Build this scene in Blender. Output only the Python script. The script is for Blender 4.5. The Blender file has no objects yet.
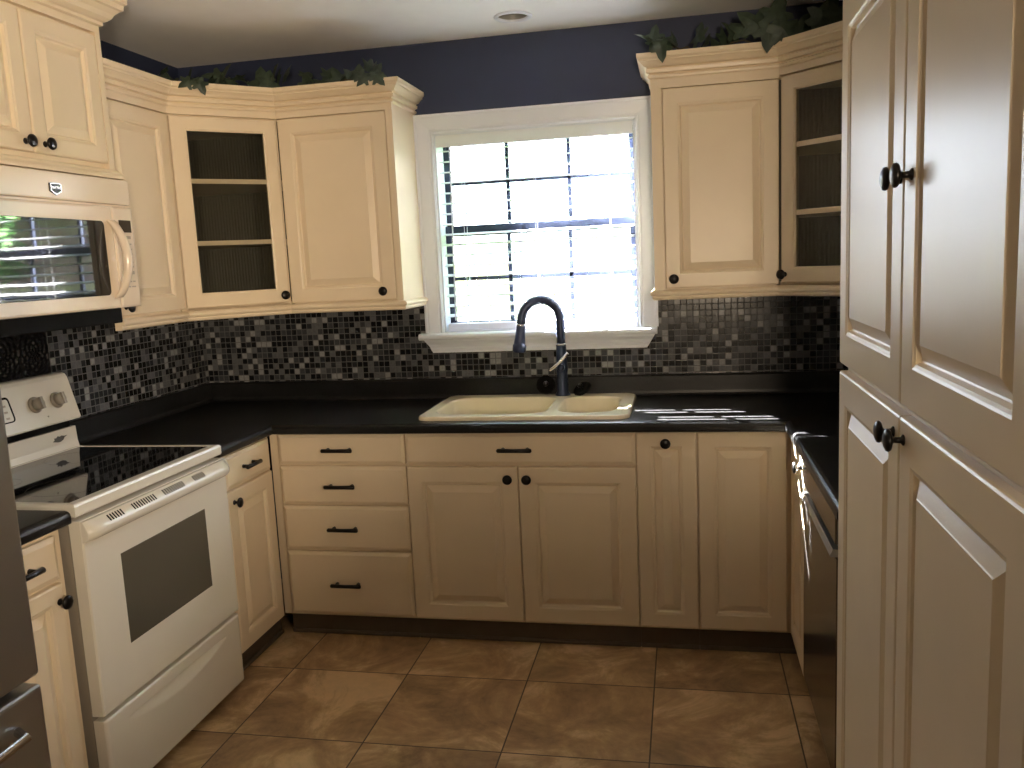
import bpy, bmesh, math, random
from mathutils import Matrix, Vector
random.seed(7)
S = bpy.context.scene
COL = S.collection
R = math.radians
PI = math.pi

# ------------------------------------------------------------------ helpers
class MB:
    """collects shapes; build() links them as ONE mesh object"""
    def __init__(s): s.bm = bmesh.new(); s.xf = Matrix.Identity(4)
    def v(s, p): return s.bm.verts.new(s.xf @ Vector(p))
    def face(s, vs, smooth=False):
        try:
            f = s.bm.faces.new(vs); f.smooth = smooth; return f
        except ValueError: return None
    def poly(s, pts, smooth=False): return s.face([s.v(p) for p in pts], smooth)
    def box(s, x0, x1, y0, y1, z0, z1, b=0.0, seg=2):
        t = bmesh.new()
        bmesh.ops.create_cube(t, size=1.0, matrix=Matrix.Translation(((x0+x1)/2, (y0+y1)/2, (z0+z1)/2)) @ Matrix.Diagonal((abs(x1-x0), abs(y1-y0), abs(z1-z0), 1)))
        if b > 0:
            bmesh.ops.bevel(t, geom=t.edges[:], offset=b, segments=seg, profile=0.5, affect='EDGES')
        s.merge(t)
    def merge(s, t, xf=None, smooth=None):
        m = s.xf @ xf if xf is not None else s.xf
        mp = {v: s.bm.verts.new(m @ v.co) for v in t.verts}
        for f in t.faces:
            nf = s.face([mp[v] for v in f.verts], f.smooth if smooth is None else smooth)
        t.free()
    def rings(s, rings, smooth=False, cap0=False, cap1=False, closed=True):
        """loft equal-length point rings"""
        vr = [[s.v(p) for p in r] for r in rings]
        n = len(vr[0])
        for a, b in zip(vr, vr[1:]):
            for i in range(n if closed else n-1):
                j = (i+1) % n
                s.face([a[i], a[j], b[j], b[i]], smooth)
        if cap0: s.face(vr[0][::-1])
        if cap1: s.face(vr[-1])
        return vr
    def tube(s, pts, r, n=10, cap=True):
        pts = [Vector(p) for p in pts]; rs = r if isinstance(r, (list, tuple)) else [r]*len(pts)
        rings = []; up = None
        for i, p in enumerate(pts):
            d = (pts[min(i+1, len(pts)-1)] - pts[max(i-1, 0)]).normalized()
            if up is None:
                up = d.orthogonal().normalized()
            else:
                up = (up - d*up.dot(d)).normalized()
            w = d.cross(up)
            rings.append([p + (up*math.cos(2*PI*k/n) + w*math.sin(2*PI*k/n))*rs[i] for k in range(n)])
        s.rings(rings, True, cap, cap)
    def lathe(s, prof, origin=(0,0,0), axis=(0,0,1), n=20, cap=True):
        """prof: (radius, height along axis)"""
        a = Vector(axis).normalized(); u = a.orthogonal().normalized(); w = a.cross(u); o = Vector(origin)
        s.rings([[o + a*h + (u*math.cos(2*PI*k/n) + w*math.sin(2*PI*k/n))*max(r, 1e-5) for k in range(n)] for r, h in prof], True, cap, cap)
    def prism(s, pts, z0, z1):
        """plan polygon pulled from z0 to z1"""
        s.rings([[(x, y, z0) for x, y in pts], [(x, y, z1) for x, y in pts]], False, True, True)
    def prism_x(s, pts, x0, x1, smooth=False):
        """(y,z) polygon pulled along x"""
        s.rings([[(x0, y, z) for y, z in pts], [(x1, y, z) for y, z in pts]], smooth, True, True)
    def build(s, name, mat, parent=None, world=False, recalc=True):
        if recalc: bmesh.ops.recalc_face_normals(s.bm, faces=s.bm.faces[:])
        me = bpy.data.meshes.new(name)
        if world and parent is not None:
            s.bm.transform(MATS[parent.name].inverted())
        s.bm.to_mesh(me); s.bm.free()
        me.materials.append(mat)
        o = bpy.data.objects.new(name, me); COL.objects.link(o)
        if parent is not None: o.parent = parent
        return o

MATS = {}
def thing(name, label, cat, loc=(0,0,0), rz=0.0, group=None, kind=None):
    o = bpy.data.objects.new(name, None); COL.objects.link(o)
    o.empty_display_size = 0.1
    o.location = loc; o.rotation_euler = (0, 0, R(rz))
    MATS[o.name] = Matrix.Translation(loc) @ Matrix.Rotation(R(rz), 4, 'Z')
    if label: o['label'] = label
    if cat: o['category'] = cat
    if group: o['group'] = group
    if kind: o['kind'] = kind
    return o
def tag(o, label, cat, group=None):
    o['label'] = label; o['category'] = cat
    if group: o['group'] = group
    return o
def struct(o, label=None, cat=None):
    o['kind'] = 'structure'
    if label: o['label'] = label
    if cat: o['category'] = cat
    return o

# ------------------------------------------------------------------ materials
class NT:
    def __init__(s, name):
        s.m = bpy.data.materials.new(name); s.m.use_nodes = True
        s.t = s.m.node_tree; s.n = s.t.nodes; s.l = s.t.links
        s.b = s.n['Principled BSDF']; s.out = s.n['Material Output']
    def add(s, t, **kw):
        n = s.n.new(t)
        for k, v in kw.items(): setattr(n, k, v)
        return n
    def link(s, a, b): s.l.new(a, b)
    def val(s, sock, x):
        if isinstance(x, (int, float)): sock.default_value = x
        elif isinstance(x, (tuple, list)): sock.default_value = x
        else: s.l.new(x, sock)
    def math(s, op, a, b=0.0, c=None):
        n = s.add('ShaderNodeMath', operation=op); s.val(n.inputs[0], a); s.val(n.inputs[1], b)
        if c is not None: s.val(n.inputs[2], c)
        return n.outputs[0]
    def pos(s):
        g = s.add('ShaderNodeNewGeometry'); x = s.add('ShaderNodeSeparateXYZ'); s.link(g.outputs['Position'], x.inputs[0])
        return g.outputs['Position'], x.outputs
    def noise(s, scale, detail=3, rough=0.5, vec=None, dist=0.0):
        n = s.add('ShaderNodeTexNoise'); n.inputs['Scale'].default_value = scale; n.inputs['Detail'].default_value = detail
        n.inputs['Roughness'].default_value = rough; n.inputs['Distortion'].default_value = dist
        if vec is None: vec = s.pos()[0]
        s.link(vec, n.inputs['Vector']); return n.outputs['Fac']
    def ramp(s, fac, stops, interp='LINEAR'):
        n = s.add('ShaderNodeValToRGB'); e = n.color_ramp; e.interpolation = interp
        while len(e.elements) < len(stops): e.elements.new(0.5)
        for el, (p, c) in zip(e.elements, stops): el.position = p; el.color = (*c, 1)
        s.link(fac, n.inputs[0]); return n.outputs[0]
    def mix(s, fac, a, b, blend='MIX'):
        n = s.add('ShaderNodeMix', data_type='RGBA', blend_type=blend); s.val(n.inputs[0], fac)
        s.val(n.inputs[6], (*a, 1) if isinstance(a, tuple) else a); s.val(n.inputs[7], (*b, 1) if isinstance(b, tuple) else b)
        return n.outputs[2]
    def bump(s, h, strength=0.3, dist=0.001):
        n = s.add('ShaderNodeBump'); n.inputs['Strength'].default_value = strength; n.inputs['Distance'].default_value = dist
        s.link(h, n.inputs['Height']); s.link(n.outputs[0], s.b.inputs['Normal'])
    def schlick(s, f0=0.04):
        lw = s.add('ShaderNodeLayerWeight'); lw.inputs[0].default_value = 0.5
        return s.math('MULTIPLY_ADD', s.math('POWER', lw.outputs['Facing'], 5.0), 1.0-f0, f0)
def simple(name, col, rough=0.5, metal=0.0, spec=0.5, var=0.0, vscale=8.0, bump=0.0, bscale=60.0, coat=0.0):
    k = NT(name); b = k.b
    b.inputs['Roughness'].default_value = rough; b.inputs['Metallic'].default_value = metal
    b.inputs['Specular IOR Level'].default_value = spec; b.inputs['Coat Weight'].default_value = coat
    if var > 0:
        f = k.noise(vscale, 4)
        c0 = tuple(max(0, x*(1-var)) for x in col); c1 = tuple(x*(1+var) for x in col)
        k.link(k.ramp(f, [(0.3, c0), (0.7, c1)]), b.inputs['Base Color'])
    else: b.inputs['Base Color'].default_value = (*col, 1)
    if bump > 0: k.bump(k.noise(bscale, 4), bump, 0.002)
    return k.m

CREAM = simple('cream cabinet paint', (0.765, 0.645, 0.475), 0.31, spec=0.25, var=0.025, vscale=5, bump=0.02, bscale=35)
WHITE = simple('white trim paint', (0.78, 0.82, 0.89), 0.35, var=0.02)
LINING = None
BRONZE = simple('dark bronze', (0.012, 0.011, 0.011), 0.32, 0.6)
BLACKM = simple('black plastic', (0.006, 0.006, 0.006), 0.8, spec=0.08)
KICK = simple('toe kick vinyl', (0.10, 0.075, 0.05), 0.6, var=0.15)
BISQUE = simple('bisque enamel', (0.80, 0.69, 0.56), 0.16, var=0.01)
RANGEW = simple('white range enamel', (0.78, 0.75, 0.67), 0.2, var=0.01)
GREYE = simple('range side enamel', (0.30, 0.27, 0.23), 0.4)
KNOBG = simple('grey knob plastic', (0.33, 0.30, 0.26), 0.4)
GLASSB = simple('black ceramic glass', (0.004, 0.004, 0.005), 0.04, spec=0.6)
OVENG = simple('oven window glass', (0.095, 0.09, 0.07), 0.12, spec=0.6)
MWGLASS = simple('microwave window glass', (0.010, 0.012, 0.014), 0.03, spec=0.6)
STEEL = None
DISP = simple('display', (0.02, 0.017, 0.015), 0.15)
INK = simple('grey ink', (0.42, 0.36, 0.29), 0.5)
SINKM = simple('cream composite sink', (0.86, 0.77, 0.58), 0.22, var=0.02)
CHROME = simple('polished metal', (0.75, 0.75, 0.78), 0.15, 1.0)
FAUCETM = simple('oil rubbed faucet metal', (0.028, 0.040, 0.080), 0.32, 0.5)
NAVY = simple('navy wall paint', (0.018, 0.027, 0.066), 0.6, var=0.05, bump=0.05, bscale=120)
BEIGE = simple('warm beige wall paint', (0.45, 0.36, 0.26), 0.7)
CEILM = simple('ceiling paint', (0.92, 0.925, 0.93), 0.8, var=0.02, bump=0.12, bscale=55)
def mk_blind():
    k = NT('blind vinyl'); b = k.b; b.inputs['Base Color'].default_value = (0.87, 0.87, 0.90, 1); b.inputs['Roughness'].default_value = 0.45
    t = k.add('ShaderNodeBsdfTranslucent'); t.inputs[0].default_value = (0.85, 0.85, 0.88, 1)
    x = k.add('ShaderNodeMixShader'); x.inputs[0].default_value = 0.30; k.link(b.outputs[0], x.inputs[1]); k.link(t.outputs[0], x.inputs[2]); k.link(x.outputs[0], k.out.inputs[0]); return k.m
BLIND = mk_blind()
SASH = simple('dark window sash', (0.016, 0.022, 0.045), 0.6, spec=0.2)
LAMPW = simple('lamp glass', (0.7, 0.7, 0.68), 0.3)
CANM = simple('recessed can metal', (0.34, 0.33, 0.30), 0.35, 0.3)

def steel(name, col, rough):
    k = NT(name); k.b.inputs['Metallic'].default_value = 0.9; k.b.inputs['Base Color'].default_value = (*col, 1)
    p, x = k.pos(); mp = k.add('ShaderNodeMapping'); mp.inputs['Scale'].default_value = (4, 4, 300); k.link(p, mp.inputs[0])
    f = k.noise(1.0, 3, vec=mp.outputs[0])
    mr = k.add('ShaderNodeMapRange'); mr.inputs[3].default_value = rough*0.85; mr.inputs[4].default_value = rough*1.15
    k.link(f, mr.inputs[0]); k.link(mr.outputs[0], k.b.inputs['Roughness']); return k.m
STEEL = steel('brushed stainless', (0.36, 0.35, 0.33), 0.33)
DWSTEEL = steel('dark dishwasher steel', (0.20, 0.185, 0.17), 0.22)

def mk_counter():
    k = NT('charcoal laminate'); b = k.b
    f = k.noise(160, 4, 0.7); g = k.noise(14, 4, 0.6)
    c = k.ramp(f, [(0.35, (0.003, 0.003, 0.003)), (0.55, (0.008, 0.008, 0.0085)), (0.75, (0.032, 0.032, 0.031))])
    c = k.mix(0.5, c, k.ramp(g, [(0.3, (0.003, 0.003, 0.0033)), (0.7, (0.014, 0.014, 0.014))]))
    k.link(c, b.inputs['Base Color']); b.inputs['Roughness'].default_value = 0.34; b.inputs['Specular IOR Level'].default_value = 0.28
    k.bump(f, 0.12, 0.0006); return k.m
COUNTER = mk_counter()

def mk_mosaic():
    k = NT('glass mosaic tile'); b = k.b
    p, o = k.pos(); s = 0.0268
    u = k.math('DIVIDE', k.math('ADD', o[0], o[1]), s); v = k.math('DIVIDE', k.math('ADD', o[2], 0.006), s)
    fu, fv = k.math('FRACT', u), k.math('FRACT', v)
    cu, cv = k.math('FLOOR', u), k.math('FLOOR', v)
    cx = k.add('ShaderNodeCombineXYZ'); k.link(cu, cx.inputs[0]); k.link(cv, cx.inputs[1])
    w = k.add('ShaderNodeTexWhiteNoise', noise_dimensions='2D'); k.link(cx.outputs[0], w.inputs['Vector'])
    tile = k.ramp(w.outputs['Value'], [(0.0, (0.006, 0.0065, 0.0075)), (0.36, (0.020, 0.022, 0.026)), (0.56, (0.044, 0.047, 0.052)),
                                       (0.72, (0.10, 0.104, 0.11)), (0.88, (0.24, 0.245, 0.25))], 'CONSTANT')
    fine = k.noise(90, 3)
    tile = k.mix(0.30, tile, k.mix(1.0, tile, k.ramp(fine, [(0.3, (0.5, 0.5, 0.5)), (0.7, (1.6, 1.6, 1.6))]), 'MULTIPLY'))
    eu = k.math('MINIMUM', fu, k.math('SUBTRACT', 1.0, fu)); ev = k.math('MINIMUM', fv, k.math('SUBTRACT', 1.0, fv))
    e = k.math('MINIMUM', eu, ev)
    g = k.math('LESS_THAN', e, 0.065)
    k.link(k.mix(g, tile, (0.10, 0.101, 0.101)), b.inputs['Base Color'])
    k.link(k.math('MULTIPLY_ADD', g, 0.5, 0.2), b.inputs['Roughness']); b.inputs['Specular IOR Level'].default_value = 0.3
    h = k.add('ShaderNodeMapRange'); h.inputs[1].default_value = 0.03; h.inputs[2].default_value = 0.10; k.link(e, h.inputs[0])
    k.bump(h.outputs[0], 0.3, 0.001); return k.m
MOSAIC = mk_mosaic()

def mk_tin():
    k = NT('black pressed tin'); b = k.b
    b.inputs['Base Color'].default_value = (0.010, 0.010, 0.012, 1); b.inputs['Roughness'].default_value = 0.3; b.inputs['Metallic'].default_value = 0.4
    p, o = k.pos(); s = 0.15
    fu = k.math('SUBTRACT', k.math('FRACT', k.math('DIVIDE', o[1], s)), 0.5); fv = k.math('SUBTRACT', k.math('FRACT', k.math('DIVIDE', o[2], s)), 0.5)
    r = k.math('SQRT', k.math('ADD', k.math('MULTIPLY', fu, fu), k.math('MULTIPLY', fv, fv)))
    a = k.math('ARCTAN2', fv, fu)
    petal = k.math('MULTIPLY', k.math('SINE', k.math('MULTIPLY', a, 8)), k.math('SINE', k.math('MULTIPLY', r, 38)))
    k.bump(petal, 1.0, 0.006); return k.m
TIN = mk_tin()

def mk_floor():
    k = NT('brown stone floor tile'); b = k.b
    p, o = k.pos(); s = 0.4615
    u = k.math('DIVIDE', k.math('SUBTRACT', o[0], 1.2545), s); v = k.math('DIVIDE', k.math('ADD', o[1], 0.898), s)
    fu, fv = k.math('FRACT', u), k.math('FRACT', v)
    cx = k.add('ShaderNodeCombineXYZ'); k.link(k.math('FLOOR', u), cx.inputs[0]); k.link(k.math('FLOOR', v), cx.inputs[1])
    w = k.add('ShaderNodeTexWhiteNoise', noise_dimensions='2D'); k.link(cx.outputs[0], w.inputs['Vector'])
    off = k.add('ShaderNodeVectorMath', operation='MULTIPLY_ADD'); k.link(w.outputs['Color'], off.inputs[0]); off.inputs[1].default_value = (9, 9, 9); k.link(p, off.inputs[2])
    n1 = k.noise(3.4, 8, 0.68, off.outputs[0], 0.9); n2 = k.noise(26, 5, 0.65, off.outputs[0])
    c = k.ramp(n1, [(0.36, (0.15, 0.085, 0.038)), (0.46, (0.34, 0.20, 0.095)), (0.53, (0.50, 0.32, 0.155)), (0.62, (0.85, 0.60, 0.34))])
    c = k.mix(0.25, c, k.ramp(n2, [(0.3, (0.13, 0.085, 0.05)), (0.7, (0.66, 0.45, 0.24))]))
    c = k.mix(0.22, c, k.mix(w.outputs['Value'], (0.19, 0.115, 0.062), (0.62, 0.43, 0.24)))
    eu = k.math('MINIMUM', fu, k.math('SUBTRACT', 1.0, fu)); ev = k.math('MINIMUM', fv, k.math('SUBTRACT', 1.0, fv))
    e = k.math('MINIMUM', eu, ev); g = k.math('LESS_THAN', e, 0.0055)
    k.link(k.mix(g, c, (0.07, 0.042, 0.024)), b.inputs['Base Color'])
    k.link(k.math('MULTIPLY_ADD', n2, 0.25, 0.34), b.inputs['Roughness'])
    h = k.math('ADD', k.math('MULTIPLY', k.math('SUBTRACT', 1.0, g), 0.6), k.math('MULTIPLY', n1, 0.5))
    k.bump(h, 0.35, 0.003); return k.m
FLOORM = mk_floor()

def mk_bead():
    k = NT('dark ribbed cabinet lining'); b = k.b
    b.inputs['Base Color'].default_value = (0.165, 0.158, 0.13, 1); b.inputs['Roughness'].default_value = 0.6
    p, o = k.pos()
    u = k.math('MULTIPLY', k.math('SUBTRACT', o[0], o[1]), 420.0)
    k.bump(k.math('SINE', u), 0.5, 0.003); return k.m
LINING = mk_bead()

def mk_glass(name, refl, tint=(1, 1, 1), reed=False):
    k = NT(name); k.n.remove(k.b)
    t = k.add('ShaderNodeBsdfTransparent'); t.inputs[0].default_value = (*tint, 1)
    g = k.add('ShaderNodeBsdfGlossy'); g.inputs['Roughness'].default_value = 0.03
    f = k.math('MULTIPLY', k.schlick(), refl)
    m = k.add('ShaderNodeMixShader'); k.link(f, m.inputs[0]); k.link(t.outputs[0], m.inputs[1]); k.link(g.outputs[0], m.inputs[2])
    k.link(m.outputs[0], k.out.inputs[0])
    return k.m
PANE = mk_glass('clear window glass', 1.0)
def mk_reed():
    k = NT('dark reeded glass'); k.n.remove(k.b)
    p, o = k.pos()
    u = k.math('MULTIPLY', k.math('ADD', o[0], k.math('ABSOLUTE', o[1])), 620.0)
    s = k.math('SINE', u)
    bp = k.add('ShaderNodeBump'); bp.inputs['Strength'].default_value = 0.25; bp.inputs['Distance'].default_value = 0.001; k.link(s, bp.inputs['Height'])
    t = k.add('ShaderNodeBsdfTransparent')
    k.link(k.mix(k.math('MULTIPLY_ADD', s, 0.5, 0.5), (0.70, 0.70, 0.66), (0.82, 0.82, 0.78)), t.inputs[0])
    g = k.add('ShaderNodeBsdfGlossy'); g.inputs['Roughness'].default_value = 0.15; k.link(bp.outputs[0], g.inputs['Normal'])
    m = k.add('ShaderNodeMixShader'); k.link(k.schlick(), m.inputs[0]); k.link(t.outputs[0], m.inputs[1]); k.link(g.outputs[0], m.inputs[2])
    k.link(m.outputs[0], k.out.inputs[0]); return k.m
REED = mk_reed()

def mk_leaf():
    k = NT('ivy leaf'); b = k.b
    f = k.noise(30, 3)
    k.link(k.ramp(f, [(0.3, (0.018, 0.033, 0.021)), (0.7, (0.045, 0.070, 0.042))]), b.inputs['Base Color'])
    b.inputs['Roughness'].default_value = 0.55; return k.m
LEAF = mk_leaf()
STEM = simple('vine stem', (0.06, 0.045, 0.02), 0.7)
GRASS = simple('lawn', (0.10, 0.20, 0.05), 0.9, var=0.3, vscale=4)
WOODF = simple('weathered fence boards', (0.22, 0.17, 0.13), 0.85, var=0.35, vscale=3)
BRICK = None
def mk_brick():
    k = NT('pale brick'); p, o = k.pos(); mp = k.add('ShaderNodeMapping'); mp.inputs['Rotation'].default_value = (R(90), 0, 0); k.link(p, mp.inputs[0])
    t = k.add('ShaderNodeTexBrick'); t.inputs['Scale'].default_value = 4.0; t.inputs['Color1'].default_value = (0.30, 0.18, 0.16, 1); t.inputs['Color2'].default_value = (0.40, 0.27, 0.24, 1); t.inputs['Mortar'].default_value = (0.5, 0.47, 0.44, 1)
    k.link(mp.outputs[0], t.inputs['Vector']); k.link(t.outputs[0], k.b.inputs['Base Color']); k.b.inputs['Roughness'].default_value = 0.9; return k.m
BRICK = mk_brick()
SIDING = simple('pale siding', (0.6, 0.58, 0.54), 0.8, var=0.05)
SHINGLE = simple('roof shingles', (0.16, 0.14, 0.13), 0.9, var=0.3, vscale=6)
TREEL = simple('tree foliage', (0.09, 0.22, 0.05), 0.7, var=0.4, vscale=5)
BARK = simple('bark', (0.10, 0.075, 0.05), 0.9, var=0.3)

# ------------------------------------------------------------------ key dimensions (metres)
RX = 3.32            # right wall
CZ = 2.495           # ceiling
YB = -0.622          # face of the back run of base doors
XL = 0.639           # face of left run
XR = 2.675           # face of right run
YU = -0.314          # face of upper doors, back wall
CT = 0.914           # worktop height
YF = -6.2            # rear wall

# ------------------------------------------------------------------ room shell
WX0, WX1, WZ0, WZ1 = 1.222, 2.112, 1.217, 2.104      # window opening
m = MB(); m.box(-0.15, RX+0.15, YF-0.15, 0.15, -0.12, 0.0); struct(m.build('floor', FLOORM), 'brown stone-look floor tiles laid in a square grid', 'floor')
# ceiling with the hole of the recessed light
LX, LY, LR = 1.655, -0.265, 0.060
m = MB(); bm = m.bm
def loop(pts):
    vs = [bm.verts.new(p) for p in pts]
    return [bm.edges.new((vs[i], vs[(i+1) % len(vs)])) for i in range(len(vs))]
ed = loop([(-0.15, YF-0.15, CZ), (RX+0.15, YF-0.15, CZ), (RX+0.15, 0.15, CZ), (-0.15, 0.15, CZ)])
ed += loop([(LX+LR*math.cos(2*PI*k/32), LY+LR*math.sin(2*PI*k/32), CZ) for k in range(32)])
bmesh.ops.triangle_fill(bm, edges=ed, use_beauty=True)
g = bmesh.ops.extrude_face_region(bm, geom=bm.faces[:])
bmesh.ops.translate(bm, vec=(0, 0, 0.15), verts=[e for e in g['geom'] if isinstance(e, bmesh.types.BMVert)])
struct(m.build('ceiling', CEILM), 'off-white lightly textured ceiling', 'ceiling')
m = MB()
m.box(-0.15, WX0, 0, 0.15, 0, CZ); m.box(WX1, RX+0.15, 0, 0.15, 0, CZ); m.box(WX0, WX1, 0, 0.15, 0, WZ0); m.box(WX0, WX1, 0, 0.15, WZ1, CZ)
struct(m.build('wall_back', NAVY), 'navy painted wall around the window', 'wall')
m = MB(); m.box(-0.15, 0, YF, 0, 0, CZ); struct(m.build('wall_left', NAVY), 'navy painted wall behind the range', 'wall')
m = MB(); m.box(RX, RX+0.15, YF, 0, 0, CZ); struct(m.build('wall_right', NAVY), 'navy painted wall behind the tall pantry', 'wall')
# behind the viewer: rear wall and an added half wall that shades the lower cabinets
m = MB(); m.box(-0.15, RX+0.15, YF-0.15, YF, 0, CZ)
struct(m.build('wall_front', BEIGE), 'beige wall behind the viewer', 'wall')
m = MB(); m.box(0.40, RX, -4.24, -4.12, 0, 1.35); m.box(0.35, RX, -4.32, -4.06, 1.35, 1.39)
struct(m.build('wall_baffle', BEIGE), 'unseen beige half wall added behind the viewer to shade the lower cabinets', 'wall')

# mosaic backsplash: back, left and right walls
m = MB()
m.box(0.0, 1.14, -0.011, -0.001, 0.99, 1.40); m.box(1.14, 2.18, -0.011, -0.001, 0.99, 1.16); m.box(2.18, RX, -0.011, -0.001, 0.99, 1.40)
m.box(0.001, 0.011, -1.057, -0.011, 0.99, 1.40); m.box(RX-0.011, RX-0.001, -1.70, -0.011, 0.99, 1.40)
struct(m.build('wall_mosaic', MOSAIC), 'black grey and white square mosaic tile backsplash', 'backsplash')
m = MB(); m.box(0.001, 0.009, -1.83, -1.058, 0.90, 1.45); struct(m.build('wall_panel', TIN), 'black embossed tin panel behind the range', 'wall panel')

# ------------------------------------------------------------------ window
win = thing('window_1', 'double-hung window over the sink with white casing and dark muntins', 'window', (1.666, 0, 1.2), kind='structure')
m = MB()
cy0, cy1 = -0.022, 0.0
def ring_prof(m, x0, x1, z0, z1, prof):
    """rectangular picture-frame moulding; prof = (outward offset from the opening, y)"""
    m.rings([[(x0-o, y, z0), (x0-o, y, z1+o), (x1+o, y, z1+o), (x1+o, y, z0)] for o, y in prof], False, False, False, False)
ring_prof(m, WX0, WX1, WZ0, WZ1, [(0.0, 0.0), (0.0, -0.012), (0.006, -0.018), (0.012, -0.014), (0.016, -0.014), (0.020, -0.018), (0.062, -0.024), (0.070, -0.024), (0.074, -0.028), (0.083, -0.028), (0.083, 0.0)])
m.build('casing', WHITE, win, True)
m = MB()
for bx in [(WX0-0.001, WX0+0.008, 0, 0.1501, WZ0, WZ1), (WX1-0.008, WX1+0.001, 0, 0.1501, WZ0, WZ1), (WX0, WX1, 0, 0.1501, WZ1-0.008, WZ1+0.001), (WX0, WX1, 0, 0.1501, WZ0-0.001, WZ0+0.004)]: m.box(*bx)
m.build('jamb', WHITE, win, True)
m = MB()
m.prism_x([(0, 1.188), (-0.062, 1.188), (-0.070, 1.194), (-0.072, 1.202), (-0.068, 1.212), (-0.058, 1.217), (0, 1.217)], 1.116, 2.190)
m.build('stool', WHITE, win, True)
m = MB()   # apron tapers inwards at both ends
prof = [(0.0, 1.188), (-0.036, 1.188), (-0.036, 1.180), (-0.030, 1.172), (-0.022, 1.164), (-0.018, 1.150), (-0.024, 1.140), (-0.024, 1.126), (0.0, 1.126)]
m.rings([[(1.130+(1.188-z)*0.62, y, z) for y, z in prof], [(2.182-(1.188-z)*0.62, y, z) for y, z in prof]], False, True, True)
m.build('apron', WHITE, win, True)
def sash(z0, z1, y, zm):
    m = MB(); t = 0.03; w = 0.028
    m.box(WX0+0.006, WX0+0.006+w, y, y+t, z0, z1, 0.003); m.box(WX1-0.006-w, WX1-0.006, y, y+t, z0, z1, 0.003)
    m.box(WX0+0.03, WX1-0.03, y, y+t, z0, z0+0.036, 0.003); m.box(WX0+0.03, WX1-0.03, y, y+t, z1-0.036, z1, 0.003)
    s = m.build('sash', SASH, win, True)
    m = MB()
    for x in (1.525, 1.808): m.box(x-0.008, x+0.008, y+0.006, y+0.024, z0+0.03, z1-0.03)
    m.box(WX0+0.03, WX1-0.03, y+0.006, y+0.024, zm-0.008, zm+0.008)
    q = m.build('muntin', SASH, s); q.data.transform(MATS[win.name].inverted())
    m = MB(); m.box(WX0+0.03, WX1-0.03, y+0.013, y+0.017, z0+0.03, z1-0.03)
    q = m.build('pane', PANE, s); q.data.transform(MATS[win.name].inverted())
sash(1.652, 2.098, 0.118, 1.893)
sash(1.222, 1.700, 0.085, 1.457)

bl = thing('window_blind', 'white horizontal slat blind with a plain valance, open in the window over the sink', 'window blind', (1.666, 0.04, 2.1))
m = MB(); m.box(WX0+0.009, WX1-0.009, -0.004, 0.006, 2.044, 2.095, 0.002); m.build('valance', BLIND, bl, True)
m = MB(); m.box(WX0+0.012, WX1-0.012, 0.016, 0.064, 2.076, 2.094, 0.002); m.build('headrail', BLIND, bl, True)
SL = MB(); tilt = R(11); hw = 0.0245
zz = 2.030; nsl = 0
while zz > 1.275:
    cs, sn = math.cos(tilt), math.sin(tilt)
    top, bot = [], []
    for j in range(5):
        q = -1 + j*0.5; camber = 0.0022*(1-q*q)
        yy = 0.040 + q*hw*cs - camber*sn; z = zz + q*hw*sn + camber*cs
        top.append((yy, z+0.0012)); bot.append((yy, z-0.0012))
    SL.prism_x(top + bot[::-1], WX0+0.014, WX1-0.014)
    zz -= 0.0462; nsl += 1
SL.build('slats', BLIND, bl, True)
m = MB(); m.box(WX0+0.014, WX1-0.014, 0.016, 0.064, 1.2215, 1.255, 0.004); m.build('bottom_rail', BLIND, bl, True)
m = MB()
for x in (1.338, 1.665, 1.995):
    for y in (0.0135, 0.0655): m.tube([(x, y, 1.24), (x, y, 2.06)], 0.0012, 5)
m.build('ladder_cord', BLIND, bl, True)
m = MB(); m.tube([(1.294, -0.001, 2.046), (1.290, 0.004, 1.9), (1.276, 0.006, 1.27)], 0.0035, 6); m.build('tilt_wand', BLIND, bl, True)

# ------------------------------------------------------------------ cabinet kit (local: x along the front, y into the cabinet, z up; door faces at y=0)
def rect(x0, x1, z0, z1, i, y): return [(x0+i, y, z0+i), (x1-i, y, z0+i), (x1-i, y, z1-i), (x0+i, y, z1-i)]
def raised(m, x0, x1, z0, z1, fr=0.058, th=0.020):
    """raised-panel door: eased edge, frame, ogee, groove, sloped field"""
    pr = [(0, th), (0, 0.005), (0.0015, 0.0018), (0.005, 0.0), (fr-0.004, 0.0), (fr, 0.0022), (fr+0.005, 0.0034), (fr+0.009, 0.0112), (fr+0.012, 0.0122), (fr+0.036, 0.0016), (fr+0.038, 0.0004), (fr+0.040, 0.0004)]
    m.rings([rect(x0, x1, z0, z1, i, y) for i, y in pr], False, True, True)
def slab(m, x0, x1, z0, z1, th=0.020):
    pr = [(0, th), (0, 0.007), (0.002, 0.0055), (0.011, 0.0012), (0.014, 0.0)]
    m.rings([rect(x0, x1, z0, z1, i, y) for i, y in pr], False, True, True)
def framed(m, x0, x1, z0, z1, gx0, gx1, gz0, gz1, th=0.020):
    """door frame round a glass light"""
    def rr(i, y): return rect(x0, x1, z0, z1, i, y)
    def gi(i, y): return rect(gx0, gx1, gz0, gz1, -i, y)
    m.rings([gi(0, th), rr(0, th), rr(0, 0.005), rr(0.0015, 0.0018), rr(0.005, 0.0), gi(0.008, 0.0), gi(0.004, 0.0025), gi(0.0, 0.004), gi(0, th)])
def knob_mb(x, z, y=0.0):
    m = MB(); m.lathe([(0.0095, 0.0), (0.0095, 0.002), (0.0055, 0.005), (0.005, 0.016), (0.010, 0.019), (0.0175, 0.021), (0.0195, 0.024), (0.0185, 0.028), (0.012, 0.031), (0.0, 0.032)], (x, y, z), (0, -1, 0), 20)
    return m
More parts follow.
